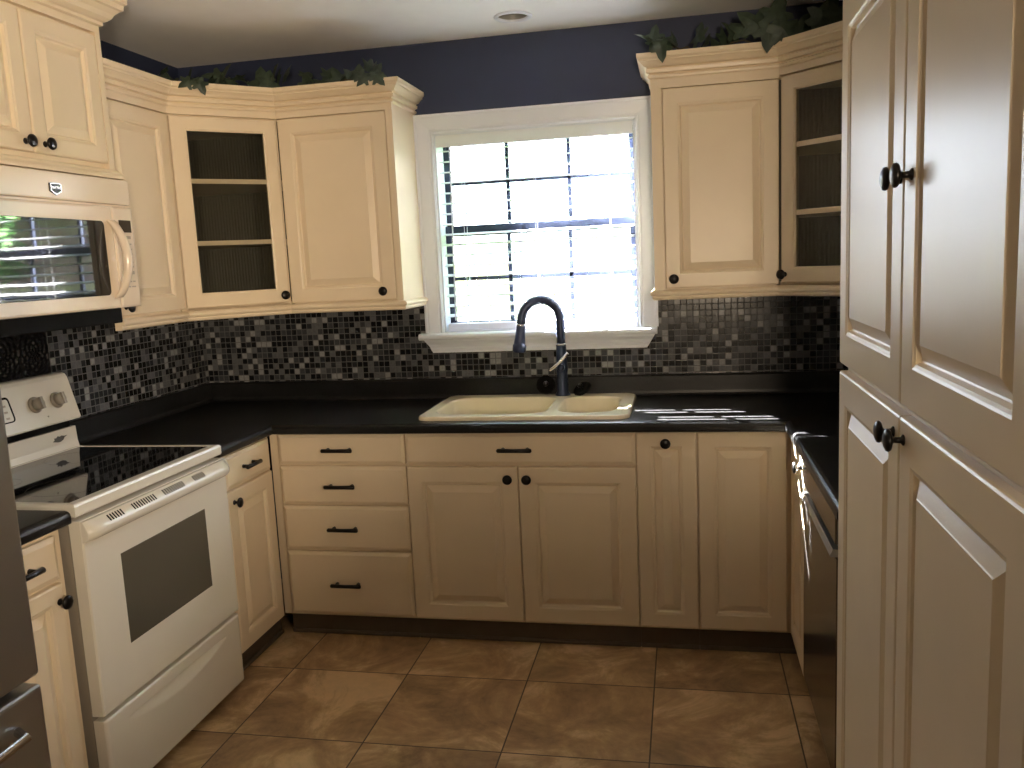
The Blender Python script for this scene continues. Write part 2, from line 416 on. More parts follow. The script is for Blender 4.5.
def pull_mb(x, z, L=0.132):
    m = MB(); h = L/2
    m.tube([(x-h, -0.026, z), (x-h+0.004, -0.0275, z), (x, -0.030, z), (x+h-0.004, -0.0275, z), (x+h, -0.026, z)], [0.005, 0.0085, 0.0075, 0.0085, 0.005], 10)
    for s in (-1, 1): m.tube([(x+s*(h-0.020), 0.001, z), (x+s*(h-0.020), -0.027, z)], [0.008, 0.006], 8)
    return m
def door(par, x0, x1, z0, z1, knob=None, fr=0.058, xf=None):
    m = MB(); 
    if xf is not None: m.xf = xf
    raised(m, x0, x1, z0, z1, fr); d = m.build('door', CREAM, par)
    if knob:
        k = knob_mb(*knob)
        if xf is not None: k.bm.transform(xf)
        k.build('knob', BRONZE, d)
    return d
def drawer(par, x0, x1, z0, z1, pull=True, px=None, L=0.132):
    m = MB(); slab(m, x0, x1, z0, z1); d = m.build('drawer', CREAM, par)
    if pull: pull_mb(px if px is not None else (x0+x1)/2, (z0+z1)/2, L).build('handle', BRONZE, d)
    return d
def body(par, w, depth=0.60, z0=0.092, z1=0.874, kick=True, kx0=0.0, kx1=None, xa=0.0):
    m = MB(); m.box(xa, w, 0.0205, depth, z0, z1); m.build('carcass', CREAM, par)
    if kick:
        m = MB(); m.box(kx0, w if kx1 is None else kx1, 0.046, 0.066, 0.0, z0-0.0005); m.box(kx0, w if kx1 is None else kx1, 0.034, 0.046, 0.0, 0.018, 0.005); m.build('toe_kick', KICK, par)

GB = 'cream base cabinets'
# small cabinet between refrigerator and range
y0 = -2.085; c = thing('base_cabinet', 'narrow cream base cabinet between refrigerator and range, one drawer over one door', 'cabinet', (XL, y0, 0), 90, GB)
body(c, 0.26); drawer(c, 0.006, 0.228, 0.735, 0.856, True, 0.085, 0.11); door(c, 0.006, 0.228, 0.105, 0.724, (0.210, 0.676), 0.05)
# cabinet right of range
y0 = -1.052; c = thing('base_cabinet', 'cream base cabinet between range and corner, one drawer over one door', 'cabinet', (XL, y0, 0), 90, GB)
body(c, 0.43, kx1=0.46); drawer(c, 0.058, 0.408, 0.737, 0.862, True, 0.222, 0.112); door(c, 0.058, 0.408, 0.100, 0.727, (0.098, 0.682), 0.060)
# four-drawer cabinet
x0 = 0.6395; c = thing('base_cabinet', 'cream base cabinet with a stack of four drawers left of the sink cabinet', 'cabinet', (x0, YB, 0), 0, GB)
body(c, 1.207-x0, xa=-0.0206)
for z0, z1 in ((0.747, 0.869), (0.578, 0.737), (0.385, 0.570), (0.103, 0.375)):
    drawer(c, 0.661-x0, 1.204-x0, z0, z1, True, 0.928-x0 if z0 > .2 else 0.923-x0)
# sink cabinet
x0 = 1.2075; c = thing('base_cabinet', 'wide cream base cabinet under the sink, false drawer front over two doors', 'cabinet', (x0, YB, 0), 0, GB)
body(c, 2.1175-x0, z1=0.70)
m = MB(); m.box(0, 0.91, 0.0205, 0.030, 0.70, 0.874); m.build('face_rail', CREAM, c)
drawer(c, 1.209-x0, 2.116-x0, 0.745, 0.870, True, 1.655-x0, 0.136)
door(c, 1.209-x0, 1.659-x0, 0.103, 0.736, (1.622-x0, 0.691), 0.064); door(c, 1.663-x0, 2.116-x0, 0.103, 0.736, (1.697-x0, 0.691), 0.064)
# narrow cabinet
x0 = 2.118; c = thing('base_cabinet', 'very narrow cream base cabinet right of the sink cabinet with a knob at its top', 'cabinet', (x0, YB, 0), 0, GB)
body(c, 2.3425-x0); door(c, 2.1195-x0, 2.3405-x0, 0.103, 0.870, (2.228-x0, 0.832), 0.056)
# corner cabinet, two doors meeting at the inner corner
x0 = 2.343; c = thing('base_cabinet', 'cream corner base cabinet left of the dishwasher with two doors at a right angle', 'cabinet', (x0, YB, 0), 0, GB)
XC = Matrix.Translation((XR-x0, 0, 0)) @ Matrix.Rotation(R(-90), 4, 'Z')
m = MB(); m.prism([(0, 0.0205), (XR+0.0205-x0, 0.0205), (XR+0.0205-x0, -0.343), (RX-0.003-x0, -0.343), (RX-0.003-x0, 0.60), (0, 0.60)], 0.092, 0.874); m.build('carcass', CREAM, c)
m = MB(); m.box(0, XR+0.046-x0, 0.046, 0.066, 0, 0.0915); m.box(0, XR+0.034-x0, 0.034, 0.046, 0, 0.018, 0.005); m.box(XR+0.046-x0, XR+0.066-x0, -0.343, 0.066, 0, 0.0915); m.build('toe_kick', KICK, c)
door(c, 2.3455-x0, 2.664-x0, 0.103, 0.870, None, 0.060); door(c, 0.010, 0.342, 0.103, 0.870, (0.31, 0.815), 0.060, XC)

# ------------------------------------------------------------------ dishwasher
dw = thing('dishwasher', 'dark stainless dishwasher between the corner cabinet and the tall pantry', 'dishwasher', (XR, -0.969, 0), -90)
m = MB(); m.box(0.003, 0.607, 0.03, 0.60, 0.02, 0.868); m.build('tub', BLACKM, dw)
m = MB(); m.box(0.003, 0.607, 0.0, 0.03, 0.115, 0.735, 0.003); m.build('door', DWSTEEL, dw)
m = MB(); m.box(0.003, 0.607, -0.004, 0.03, 0.775, 0.868, 0.004); m.build('control_panel', DWSTEEL, dw)
m = MB(); m.prism_x([(0.028, 0.7365), (-0.012, 0.7365), (-0.014, 0.742), (-0.006, 0.757), (0.004, 0.757), (0.018, 0.748), (0.028, 0.748)], 0.02, 0.590); m.build('handle', STEEL, dw)
m = MB(); m.box(0.003, 0.607, 0.05, 0.06, 0.005, 0.114); m.build('kick_plate', BLACKM, dw)

# ------------------------------------------------------------------ pantry
PY0, PW, PX = -1.703, 0.566, 2.655
pt = thing('pantry_cabinet', 'tall cream pantry cabinet with four raised-panel doors at the right', 'cabinet', (PX, PY0, 0), -90)
m = MB(); m.box(0.0, 2*PW+0.03, 0.0205, RX-0.003-PX, 0.092, 2.215); m.build('carcass', CREAM, pt)
m = MB(); m.box(-0.122, -0.0005, 0.040, 0.060, 0.092, 0.874); m.build('filler_panel', CREAM, pt)
m = MB(); m.box(0.0, 2*PW+0.03, 0.05, 0.07, 0, 0.0915); m.build('toe_kick', KICK, pt)
for i in (0, 1):
    a, b = 0.005+i*PW, 0.005+i*PW+PW-0.005
    kx = b-0.034 if i == 0 else a+0.030
    door(pt, a, b, 0.105, 1.243, (kx, 1.208), 0.074); door(pt, a, b, 1.261, 2.060, (kx+0.020, 1.634), 0.074)

# ------------------------------------------------------------------ upper cabinets
def off_path(path, o):
    """parallel of a plan polyline, o to its right, mitred"""
    out = []
    for i, p in enumerate(path):
        p = Vector(p); ns = []
        if i > 0: d = (p-Vector(path[i-1])).normalized(); ns.append(Vector((d.y, -d.x)))
        if i < len(path)-1: d = (Vector(path[i+1])-p).normalized(); ns.append(Vector((d.y, -d.x)))
        if len(ns) == 2:
            n = (ns[0]+ns[1]).normalized(); out.append(p + n*(o/max(0.2, n.dot(ns[0]))))
        else: out.append(p + ns[0]*o)
    return out
def mould(path, seg, prof):
    """mitred moulding along segments seg of path; prof = (out, z)"""
    m = MB(); offs = [off_path(path, o) for o, z in prof]
    for i in seg:
        m.rings([[(offs[k][j].x, offs[k][j].y, prof[k][1]) for k in range(len(prof))] for j in (i, i+1)], False, True, True)
    return m
CROWN = [(-0.02, 2.196), (0.004, 2.196), (0.009, 2.200), (0.010, 2.206), (0.003, 2.211), (0.003, 2.215), (0.014, 2.218), (0.016, 2.230), (0.010, 2.234), (0.010, 2.237), (0.022, 2.240), (0.028, 2.248), (0.037, 2.256), (0.041, 2.258), (0.041, 2.264), (0.047, 2.268), (0.049, 2.273), (0.049, 2.286), (-0.02, 2.286)]
RAIL = [(-0.02, 1.386), (0.004, 1.386), (0.010, 1.383), (0.016, 1.378), (0.018, 1.371), (0.015, 1.365), (0.009, 1.362), (0.010, 1.356), (0.008, 1.350), (0.003, 1.346), (-0.02, 1.346)]
UF = 0.0205
PL = [(0.314, -1.052), (0.314, -0.625), (0.625, -0.314), (1.141, -0.314), (1.141, -0.001)]
PR = [(2.192, -0.001), (2.192, -0.314), (2.671, -0.314), (3.006, -0.649), (3.006, -1.69)]
q = UF
PLb = off_path(PL, -UF); PRb = off_path(PR, -UF)
# frieze keeps the crown flush with the door faces
GU = 'cream wall cabinets'
def upper_trim(par, path, seg, crown_w=0.0):
    mould(path, seg, CROWN).build('crown_molding', CREAM, par, True)
    mould(path, seg, RAIL).build('light_rail', CREAM, par, True)
# left wall cabinet
u = thing('wall_cabinet', 'cream wall cabinet between microwave and glass corner cabinet, one solid door', 'cabinet', (0.314, -1.052, 0), 90, GU)
m = MB(); m.box(0, 0.427-0.0085, 0.0205, 0.313, 1.375, 2.20); m.box(0, 0.427, -0.0005, 0.0205, 2.170, 2.20); m.build('carcass', CREAM, u)
door(u, 0.012, 0.424, 1.396, 2.166, (0.045, 1.428), 0.058); upper_trim(u, PL, [0])
# glass corner, left
def glass_corner(label, loc, rz, path, seg, poly, lining, shelf_poly, gx0, gx1, kx, W):
    g = thing('wall_cabinet', label, 'cabinet', loc, rz, GU)
    # carcass: face frame + floor + roof
    m = MB()
    def rr(i, y): return rect(-0.0078, W+0.0078, 1.375, 2.20, i, y)
    def oi(y): return rect(gx0-0.02, gx1+0.02, 1.43, 2.13, 0, y)
    m.rings([rr(0, 0.0205), oi(0.0205), oi(0.04), rr(0, 0.04), rr(0, 0.0205)])
    m.box(0.0, W, -0.0005, 0.0205, 2.170, 2.20)
    f = m.build('face_frame', CREAM, g)
    m = MB(); m.prism(poly, 1.375, 1.40); m.build('cabinet_floor', CREAM, g, True)
    m = MB(); m.prism(poly, 2.16, 2.20); m.build('cabinet_roof', CREAM, g, True)
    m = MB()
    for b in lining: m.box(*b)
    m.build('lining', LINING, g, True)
    for z in (1.900, 1.650):
        m = MB(); m.prism(shelf_poly, z, z+0.019); m.build('shelf', CREAM, g, True)
    m = MB(); framed(m, 0.005, W-0.004, 1.397, 2.163, gx0, gx1, 1.457, 2.107); d = m.build('door', CREAM, g)
    m = MB(); m.box(gx0-0.004, gx1+0.004, 0.008, 0.012, 1.453, 2.111); m.build('glass_pane', REED, d)
    knob_mb(kx, 1.429).build('knob', BRONZE, d)
    upper_trim(g, path, seg)
    return g
t = 0.0145
glass_corner('cream corner wall cabinet with dark glass door and two shelves, left of the window', (0.314, -0.625, 0), 45, PL, [1],
    [(0.002, -0.002), (0.002, -0.62), (PLb[1].x, -0.62), (PLb[1].x, PLb[1].y), (PLb[2].x, PLb[2].y), (0.62, PLb[2].y), (0.62, -0.002)],
    [(0.012, 0.020, -0.62, -0.012, 1.40, 2.16), (0.012, 0.62, -0.020, -0.012, 1.40, 2.16), (0.012, 0.28, -0.622, -0.614, 1.40, 2.16), (0.614, 0.622, -0.28, -0.012, 1.40, 2.16)],
    [(0.022, -0.022), (0.022, -0.612), (0.300+t, -0.612), (0.612, -0.300-t), (0.612, -0.022)],
    0.071, 0.381, 0.411, 0.4398)
# solid, left of window
x0 = 0.626; u = thing('wall_cabinet', 'cream wall cabinet with one solid door, immediately left of the window', 'cabinet', (x0, YU, 0), 0, GU)
m = MB(); m.box(0.0085, 1.1405-x0, 0.0205, 0.312, 1.375, 2.20); m.box(0, 1.1405-x0, -0.0005, 0.0205, 2.170, 2.20); m.box(1.112-x0, 1.1405-x0, 0.0, 0.0205, 1.375, 2.170); m.build('carcass', CREAM, u)
door(u, 0.628-x0, 1.108-x0, 1.391, 2.166, (1.058-x0, 1.428), 0.060); upper_trim(u, PL, [2, 3])
# right of window
x0 = 2.1925; u = thing('wall_cabinet', 'cream wall cabinet with one solid door, immediately right of the window', 'cabinet', (x0, YU, 0), 0, GU)
m = MB(); m.box(0, 2.6625-x0, 0.0205, 0.312, 1.375, 2.20); m.box(0, 2.671-x0, -0.0005, 0.0205, 2.160, 2.20); m.box(0, 2.232-x0, 0.0, 0.0205, 1.375, 2.160); m.build('carcass', CREAM, u)
door(u, 2.236-x0, 2.669-x0, 1.391, 2.158, (2.268-x0, 1.428), 0.060); upper_trim(u, PR, [0, 1])
WR = math.hypot(3.006-2.671, 0.335)
glass_corner('cream corner wall cabinet with dark glass door, beside the tall pantry', (2.671, -0.314, 0), -45, PR, [2],
    [(3.318, -0.002), (2.676, -0.002), (2.676, PRb[2].y), (PRb[2].x, PRb[2].y), (PRb[3].x, PRb[3].y), (PRb[3].x, -0.655), (3.318, -0.655)],
    [(3.30, 3.308, -0.655, -0.012, 1.40, 2.16), (2.674, 3.308, -0.020, -0.012, 1.40, 2.16), (2.674, 2.682, -0.28, -0.012, 1.40, 2.16), (3.04, 3.308, -0.657, -0.649, 1.40, 2.16)],
    [(3.298, -0.022), (2.684, -0.022), (2.684, -0.300-t), (3.020-t, -0.636-t), (3.298, -0.64)],
    0.071, WR-0.071, 0.024, WR)
# third cabinet on the right wall (its end only peeps past the pantry)
u = thing('wall_cabinet', 'cream wall cabinet on the right wall, mostly hidden behind the tall pantry', 'cabinet', (3.006, -0.66, 0), -90, GU)
m = MB(); m.box(0, 0.90, 0.0205, 0.312, 1.375, 2.20); m.box(0, 0.90, -0.0005, 0.0205, 2.160, 2.20); m.build('carcass', CREAM, u)
door(u, 0.01, 0.45, 1.391, 2.158, (0.42, 1.428)); door(u, 0.455, 0.895, 1.391, 2.158, (0.49, 1.428)); upper_trim(u, PR, [3])
# over the microwave
MX = 0.362; u = thing('wall_cabinet', 'cream wall cabinet above the microwave with two small doors', 'cabinet', (MX, -1.815, 0), 90, GU)
m = MB(); m.box(0, 0.763, 0.0205, 0.360, 1.888, 2.40); m.box(0.0, 0.763, 0.0, 0.0205, 2.362, 2.41); m.box(0.738, 0.763, 0.0, 0.0205, 1.888, 2.362); m.build('carcass', CREAM, u)
door(u, 0.048, 0.390, 1.928, 2.352, (0.356, 1.957), 0.056); door(u, 0.396, 0.736, 1.928, 2.352, (0.438, 1.957), 0.056)
PM = [(MX, -1.815), (MX, -1.052), (0.002, -1.052)]
C2 = [(-0.02, 2.386), (0.003, 2.386), (0.010, 2.390), (0.010, 2.400), (0.018, 2.404), (0.030, 2.414), (0.038, 2.428), (0.052, 2.442), (0.060, 2.446), (0.062, 2.462), (0.070, 2.468), (0.072, 2.494), (-0.02, 2.494)]
R2 = [(-0.02, 1.908), (0.004, 1.908), (0.010, 1.904), (0.012, 1.896), (0.018, 1.892), (0.022, 1.885), (0.022, 1.876), (-0.02, 1.876)]
mould(PM, [0, 1], C2).build('crown_molding', CREAM, u, True); mould(PM, [0, 1], R2).build('light_rail', CREAM, u, True)

# ------------------------------------------------------------------ microwave
def round_rect(x0, x1, z0, z1, r, y, n=6):
    pts = []
    for cx, cz, a0 in ((x1-r, z1-r, 0), (x0+r, z1-r, 90), (x0+r, z0+r, 180), (x1-r, z0+r, 270)):
        for k in range(n+1):
            a = R(a0+90*k/n); pts.append((cx+r*math.cos(a), y, cz+r*math.sin(a)))
    return pts
def text_mesh(s, size, xf, depth=0.0004):
    cu = bpy.data.curves.new('lettering', 'FONT'); cu.body = s; cu.size = size; cu.align_x = 'CENTER'; cu.align_y = 'CENTER'; cu.extrude = depth
    o = bpy.data.objects.new('lettering', cu); COL.objects.link(o)
    bpy.context.view_layer.update()
    me = bpy.data.meshes.new_from_object(o.evaluated_get(bpy.context.evaluated_depsgraph_get()))
    bpy.data.objects.remove(o)
    t = bmesh.new(); t.from_mesh(me); t.transform(xf); return t
FRONT = Matrix.Rotation(R(90), 4, 'X')     # flat text stands up facing -y
mwx, mwy0, mww = 0.402, -1.803, 0.766
mw = thing('microwave', 'bisque over-the-range microwave with dark window and bow handle', 'microwave', (mwx, mwy0, 1.43), 90)
def L(z): return z-1.43
m = MB(); m.box(0, mww, 0.024, 0.40, L(1.432), L(1.872), 0.004); m.build('housing', BISQUE, mw)
m = MB(); m.box(0.003, mww-0.012, 0.075, 0.395, L(1.376), L(1.4315), 0.004); m.build('bottom_housing', BLACKM, mw)
m = MB(); m.box(0, mww, 0.004, 0.024, L(1.785), L(1.870), 0.004); v = m.build('vent_panel', BISQUE, mw)
dx = 0.655
m = MB(); m.rings([rect(0, dx, L(1.432), L(1.776), i, y) for i, y in [(0, 0.024), (0, 0.006), (0.002, 0.002), (0.008, 0.0)]], False, True, True)
d = m.build('door', BISQUE, mw)
m = MB(); m.rings([round_rect(-0.18+0.215, 0.606, L(1.478), L(1.726), 0.016, y) if i == 0 else round_rect(-0.18+0.215+i, 0.606-i, L(1.478)+i, L(1.726)-i, 0.014, y) for i, y in [(0, 0.002), (0, -0.0008), (0.002, -0.0015)]], False, False, True)
m.build('window', MWGLASS, d)
# bow handle, thick in the middle, flared feet
m = MB(); hx = 0.637; ring = []
for k in range(17):
    a = k/16; z = L(1.468)+a*(1.730-1.468); b = math.sin(PI*a)**0.75
    cxo = hx + 0.010*b; out = -0.004 - 0.044*b; wd = 0.033 + 0.004*(1-b); th = 0.015 - 0.005*(1-b)
    ring.append([(cxo + wd*0.5*math.cos(2*PI*j/12)*2*0.5, out + th*math.sin(2*PI*j/12), z) for j in range(12)])
m.rings(ring, True, True, True); m.build('handle', BISQUE, d)
m = MB(); m.rings([rect(dx+0.003, mww, L(1.432), L(1.776), i, y) for i, y in [(0, 0.024), (0, 0.006), (0.002, 0.002), (0.008, 0.0)]], False, True, True)
cp = m.build('control_panel', BISQUE, mw)
m = MB(); m.box(dx+0.030, dx+0.094, -0.0012, 0.004, L(1.690), L(1.732), 0.0005); m.build('display', DISP, cp)
m = MB()
m.box(dx+0.037, dx+0.087, -0.0006, 0.001, L(1.668), L(1.678)); m.build('legend_bar', INK, cp)
m = MB()
rows = [(1.648, 0.004, 3), (1.630, 0.004, 3), (1.614, 0.004, 3), (1.599, 0.005, 3), (1.584, 0.005, 3), (1.569, 0.005, 3), (1.545, 0.012, 3), (1.518, 0.005, 3), (1.500, 0.005, 2)]
for z, h, n in rows:
    if z == 1.545:
        m.build('function_keys', INK, cp); m = MB()
    for k in range(n):
        w = 0.056/n; xx = dx+0.034+k*w
        m.box(xx+0.003, xx+w-0.003, -0.0006, 0.001, L(z), L(z)+h)
m.build('keypad', INK, cp)
# badge
m = MB(); bx, bz = 0.400, L(1.817)
sh = [(-0.026, 0.016), (-0.022, 0.018), (0.0, 0.0195), (0.022, 0.018), (0.026, 0.016), (0.026, -0.008), (0.014, -0.014), (0.0, -0.020), (-0.014, -0.014), (-0.026, -0.008)]
m.rings([[(bx+x*s, y, bz+z*s) for x, z in sh] for s, y in ((1, 0.005), (1, 0.001), (0.93, -0.001))], False, False, True)
bd = m.build('badge', simple('badge grey', (0.03, 0.032, 0.036), 0.3, 0.6), v)
m = MB(); m.rings([[(bx+x*s, -0.0012, bz+z*s) for x, z in sh] for s in (0.90, 0.80)]); m.merge(text_mesh('MAYTAG', 0.0115, Matrix.Translation((bx, -0.0014, bz+0.003)) @ FRONT))
m.build('lettering', CHROME, v, recalc=False)

# ------------------------------------------------------------------ range
rgx, rgy, rw = 0.662, -1.8135, 0.757
rg = thing('range', 'white freestanding electric range with black glass cooktop', 'stove', (rgx, rgy, 0), 90)
m = MB(); m.box(0.003, rw-0.003, 0.024, 0.63, 0.05, 0.893); m.build('chassis', GREYE, rg)
for x in (0.05, rw-0.05):
    for y in (0.08, 0.58):
        m = MB(); m.lathe([(0.018, 0), (0.018, 0.02), (0.012, 0.022), (0.012, 0.052)], (x, y, 0), (0, 0, 1), 12); m.build('leveling_foot', BLACKM, rg)
m = MB()  # cooktop rim around the glass
def ro(i, z): return [(i, -0.006+i, z), (rw-i, -0.006+i, z), (rw-i, 0.63, z), (i, 0.63, z)]
def rin(i, z): return [(0.022+i, 0.026+i, z), (rw-0.022-i, 0.026+i, z), (rw-0.022-i, 0.555-i, z), (0.022+i, 0.555-i, z)]
m.rings([ro(0.002, 0.892), ro(0, 0.896), ro(0, 0.920), ro(0.003, 0.926), ro(0.008, 0.928), rin(0, 0.928), rin(0.002, 0.9255)], False, True, False)
ck = m.build('cooktop', RANGEW, rg)
m = MB(); m.poly(rin(0.001, 0.9262)); m.build('glass_surface', GLASSB, ck)
gm = simple('burner ring print', (0.035, 0.035, 0.037), 0.15)
for x, y, r in ((0.20, 0.17, 0.115), (0.56, 0.17, 0.09), (0.20, 0.43, 0.075), (0.56, 0.43, 0.10)):
    m = MB(); m.rings([[(x+r*s_*math.cos(2*PI*k/40), y+r*s_*math.sin(2*PI*k/40), 0.92635) for k in range(40)] for s_ in (0.982, 1.0)])
    m.build('burner_marking', gm, ck)
# oven door
m = MB(); m.rings([rect(0.004, rw-0.004, 0.306, 0.880, i, y) for i, y in [(0, 0.022), (0, -0.012), (0.003, -0.017), (0.008, -0.018)]] , False, True, True)
od = m.build('oven_door', RANGEW, rg)
m = MB(); m.rings([rect(0.148, 0.597, 0.462, 0.738, i, y) for i, y in [(0, -0.016), (0, -0.0186), (0.003, -0.0192)]], False, False, True); m.build('window', OVENG, od)
m = MB()
hp = [(-0.016, 0.818), (-0.034, 0.821), (-0.046, 0.830), (-0.050, 0.843), (-0.046, 0.853), (-0.026, 0.876), (-0.016, 0.878)]
ring = []
for k in range(25):
    a = k/24; x = 0.004+a*(rw-0.008); e = min(1.0, min(a, 1-a)/0.035); e = 0.55+0.45*math.sqrt(max(0, 1-(1-e)**2))
    ring.append([(x, -0.016+(y+0.016)*e, z) for y, z in hp])
m.rings(ring, True, True, True); hd = m.build('handle', RANGEW, od)
m = MB(); tdir = Vector((0, 0.020, 0.023)).normalized(); nrm = Vector((0, -0.023, 0.020)).normalized()
for x0, n in ((0.090, 6), (0.200, 10), (0.352, 10), (0.520, 6)):
    m = MB()
    for k in range(n):
        xx = x0 + k*0.0115; mid = Vector((0, -0.036, 0.8645)) + nrm*0.0009
        a = mid - tdir*0.0115; b = mid + tdir*0.0095
        m.poly([(xx, a.y, a.z), (xx+0.006, a.y, a.z), (xx+0.006, b.y, b.z), (xx, b.y, b.z)])
    m.build('vent_slots', BLACKM, hd)
# storage drawer with a lens-shaped scoop
m = MB(); nx, nz = 96, 60; zb, zt = 0.034, 0.292
def scoop(x, z):
    a = (x-0.10)/(0.665-0.10)
    if a <= 0 or a >= 1: return 0.0
    top = 0.252; hgt = 0.052*(math.sin(PI*a)**0.8)
    if z > top or z < top-hgt: 
        return 0.0
    return 0.020*math.sin(PI*a)**0.6*((z-(top-hgt))/max(hgt, 1e-4))
grid = []
zs = [zb + (zt-zb)*j/nz for j in range(nz+1)]
zs = sorted(zs + [0.2525])
for j, z in enumerate(zs):
    row = []
    for i in range(nx+1):
        x = 0.004+(rw-0.008)*i/nx
        e = min(x-0.004, rw-0.004-x, z-zb, zt-z); ed = 0.006*max(0, 1-e/0.006)**2
        row.append(m.v((x, -0.016+scoop(x, z)+ed, z)))
    grid.append(row)
for j in range(len(zs)-1):
    for i in range(nx): m.face([grid[j][i], grid[j][i+1], grid[j+1][i+1], grid[j+1][i]], True)
m.box(0.0045, rw-0.0045, -0.008+0.012, 0.022, zb+0.001, zt-0.001)
b0 = [grid[0][i] for i in range(nx+1)]; b1 = [grid[-1][i] for i in range(nx+1)]
for edge in (b0, b1, [r[0] for r in grid], [r[-1] for r in grid]):
    bk = [m.v((v_.co.x, 0.020, v_.co.z)) for v_ in edge]
    for i in range(len(edge)-1): m.face([edge[i], edge[i+1], bk[i+1], bk[i]])
m.build('storage_drawer', RANGEW, rg)
# backguard: lower riser, overhanging console
m = MB(); m.prism_x([(0.563, 0.921), (0.570, 0.95), (0.573, 1.003), (0.63, 1.003), (0.63, 0.921)], 0.006, rw-0.006); bg = m.build('riser', RANGEW, rg)
m = MB(); pts = [(0.552, 1.032), (0.549, 1.038), (0.588, 1.186), (0.596, 1.198), (0.606, 1.202), (0.638, 1.202), (0.638, 1.030)]
ring = []
for x, s in ((0.0, 0.985), (0.004, 1.0), (rw-0.004, 1.0), (rw, 0.985)): ring.append([(x, 0.60+(y-0.60)*s, 1.11+(z-1.11)*s) for y, z in pts])
m.rings(ring, False, True, True); cs = m.build('console', RANGEW, rg)
m = MB(); m.box(0.02, rw-0.02, 0.585, 0.632, 1.0, 1.036); m.build('console_gap', BLACKM, rg)  # black box gives the gap under the console its dark shade
tilt_v = Vector((0, 0.043, 0.150)).normalized(); nv = Vector((0, -0.150, 0.043)).normalized()
def onp(x, h, o=0.0):  # point on sloped console face
    p = Vector((x, 0.545, 1.036)) + tilt_v*h + nv*o; return p
for x in (0.105, 0.205, 0.560, 0.665):
    m = MB(); o_ = onp(x, 0.080)
    m.lathe([(0.029, -0.001), (0.029, 0.004), (0.026, 0.008), (0.0, 0.008)], o_, nv, 24)
    kb = m.build('dial_skirt', KNOBG, cs)
    m = MB(); m.lathe([(0.022, 0.004), (0.021, 0.024), (0.019, 0.027), (0.0, 0.028)], o_, nv, 24)
    a, b = o_ - tilt_v*0.021, o_ + tilt_v*0.021
    m.rings([[(p.x+sx*0.006, p.y+nv.y*h, p.z+nv.z*h) for p, sx in ((a, -1), (a, 1), (b, 1), (b, -1))] for h in (0.02, 0.036)], False, True, True)
    m.build('dial', KNOBG, kb)
def con_rect(x0, x1, h0, h1, r, o):
    return [tuple(onp(p[0], p[2], o)) for p in round_rect(x0, x1, h0, h1, r, 0, 4)]
m = MB(); m.rings([con_rect(0.24, 0.457, 0.040, 0.128, 0.014, -0.001), con_rect(0.24, 0.457, 0.040, 0.128, 0.014, 0.002), con_rect(0.242, 0.455, 0.042, 0.126, 0.013, 0.003)], False, False, True); m.build('clock_frame', BLACKM, cs)
m = MB(); m.rings([con_rect(0.247, 0.448, 0.044, 0.120, 0.008, 0.0025), con_rect(0.247, 0.448, 0.044, 0.120, 0.008, 0.0036)], False, False, True); tp = m.build('touch_panel', RANGEW, cs)
m = MB()
for i in range(7):
    for j in range(3):
        if 2 <= i <= 4 and j == 2: continue
        x = 0.258+i*0.0265; h = 0.052+j*0.021
        m.poly([onp(x, h, 0.0040), onp(x+0.016, h, 0.0040), onp(x+0.016, h+0.007, 0.0040), onp(x, h+0.007, 0.0040)])
m.build('touch_keys', INK, cs, recalc=False)
m = MB(); m.poly([onp(0.310, 0.094, 0.0041), onp(0.385, 0.094, 0.0041), onp(0.385, 0.113, 0.0041), onp(0.310, 0.113, 0.0041)]); m.build('clock_display', DISP, cs, recalc=False)
m = MB(); m.lathe([(0.003, 0), (0.003, 0.002), (0, 0.002)], onp(0.600, 0.030), nv, 10); m.build('indicator_lamp', KNOBG, cs)
# winged emblem on the riser
m = MB(); em = [(-0.034, -0.006), (-0.012, -0.011), (0.002, -0.012), (0.018, -0.007), (0.026, 0.001), (0.042, 0.006), (0.024, 0.006), (0.012, 0.010), (0.004, 0.006), (-0.006, 0.011), (-0.014, 0.005), (-0.026, 0.006), (-0.022, 0.0)]
m.rings([[(0.660+x, 0.5655+0.08*(z-0.0)+0.0075*s*0-0.0015*s+0.006, 0.972+z) for x, z in em] for s in (0, 1)], False, True, True); m.build('emblem', simple('emblem print', (0.12, 0.11, 0.10), 0.3, 0.5), bg)

# ------------------------------------------------------------------ refrigerator
fr = thing('refrigerator', 'stainless bottom-freezer refrigerator at the left edge', 'refrigerator', (0.752, -2.998, 0), 90)
fw = 0.905
m = MB(); m.box(0.004, fw-0.010, 0.075, 0.72, 0.03, 1.755, 0.004); m.build('cabinet_shell', simple('fridge side grey', (0.10, 0.10, 0.10), 0.5), fr)
m = MB(); m.box(0.0, fw/2-0.003, 0, 0.070, 0.588, 1.77, 0.012, 3); d = m.build('door', STEEL, fr)
m = MB(); x = fw/2-0.05; m.tube([(x, -0.001, 0.80), (x, -0.050, 0.83), (x, -0.055, 1.15), (x, -0.050, 1.47), (x, -0.001, 1.50)], 0.011, 10); m.build('handle', CHROME, d)
m = MB(); m.box(fw/2+0.003, fw, 0, 0.070, 0.588, 1.77, 0.012, 3); d = m.build('door', STEEL, fr)
m = MB(); x = fw/2+0.05; m.tube([(x, -0.001, 0.80), (x, -0.050, 0.83), (x, -0.055, 1.15), (x, -0.050, 1.47), (x, -0.001, 1.50)], 0.011, 10); m.build('handle', CHROME, d)
m = MB(); m.box(0.0, fw, 0, 0.070, 0.065, 0.566, 0.012, 3); d = m.build('freezer_drawer', STEEL, fr)
m = MB(); z = 0.490; m.tube([(0.10, -0.001, z), (0.12, -0.045, z), (0.45, -0.055, z), (fw-0.115, -0.045, z), (fw-0.095, -0.001, z)], 0.011, 10); m.build('handle', CHROME, d)
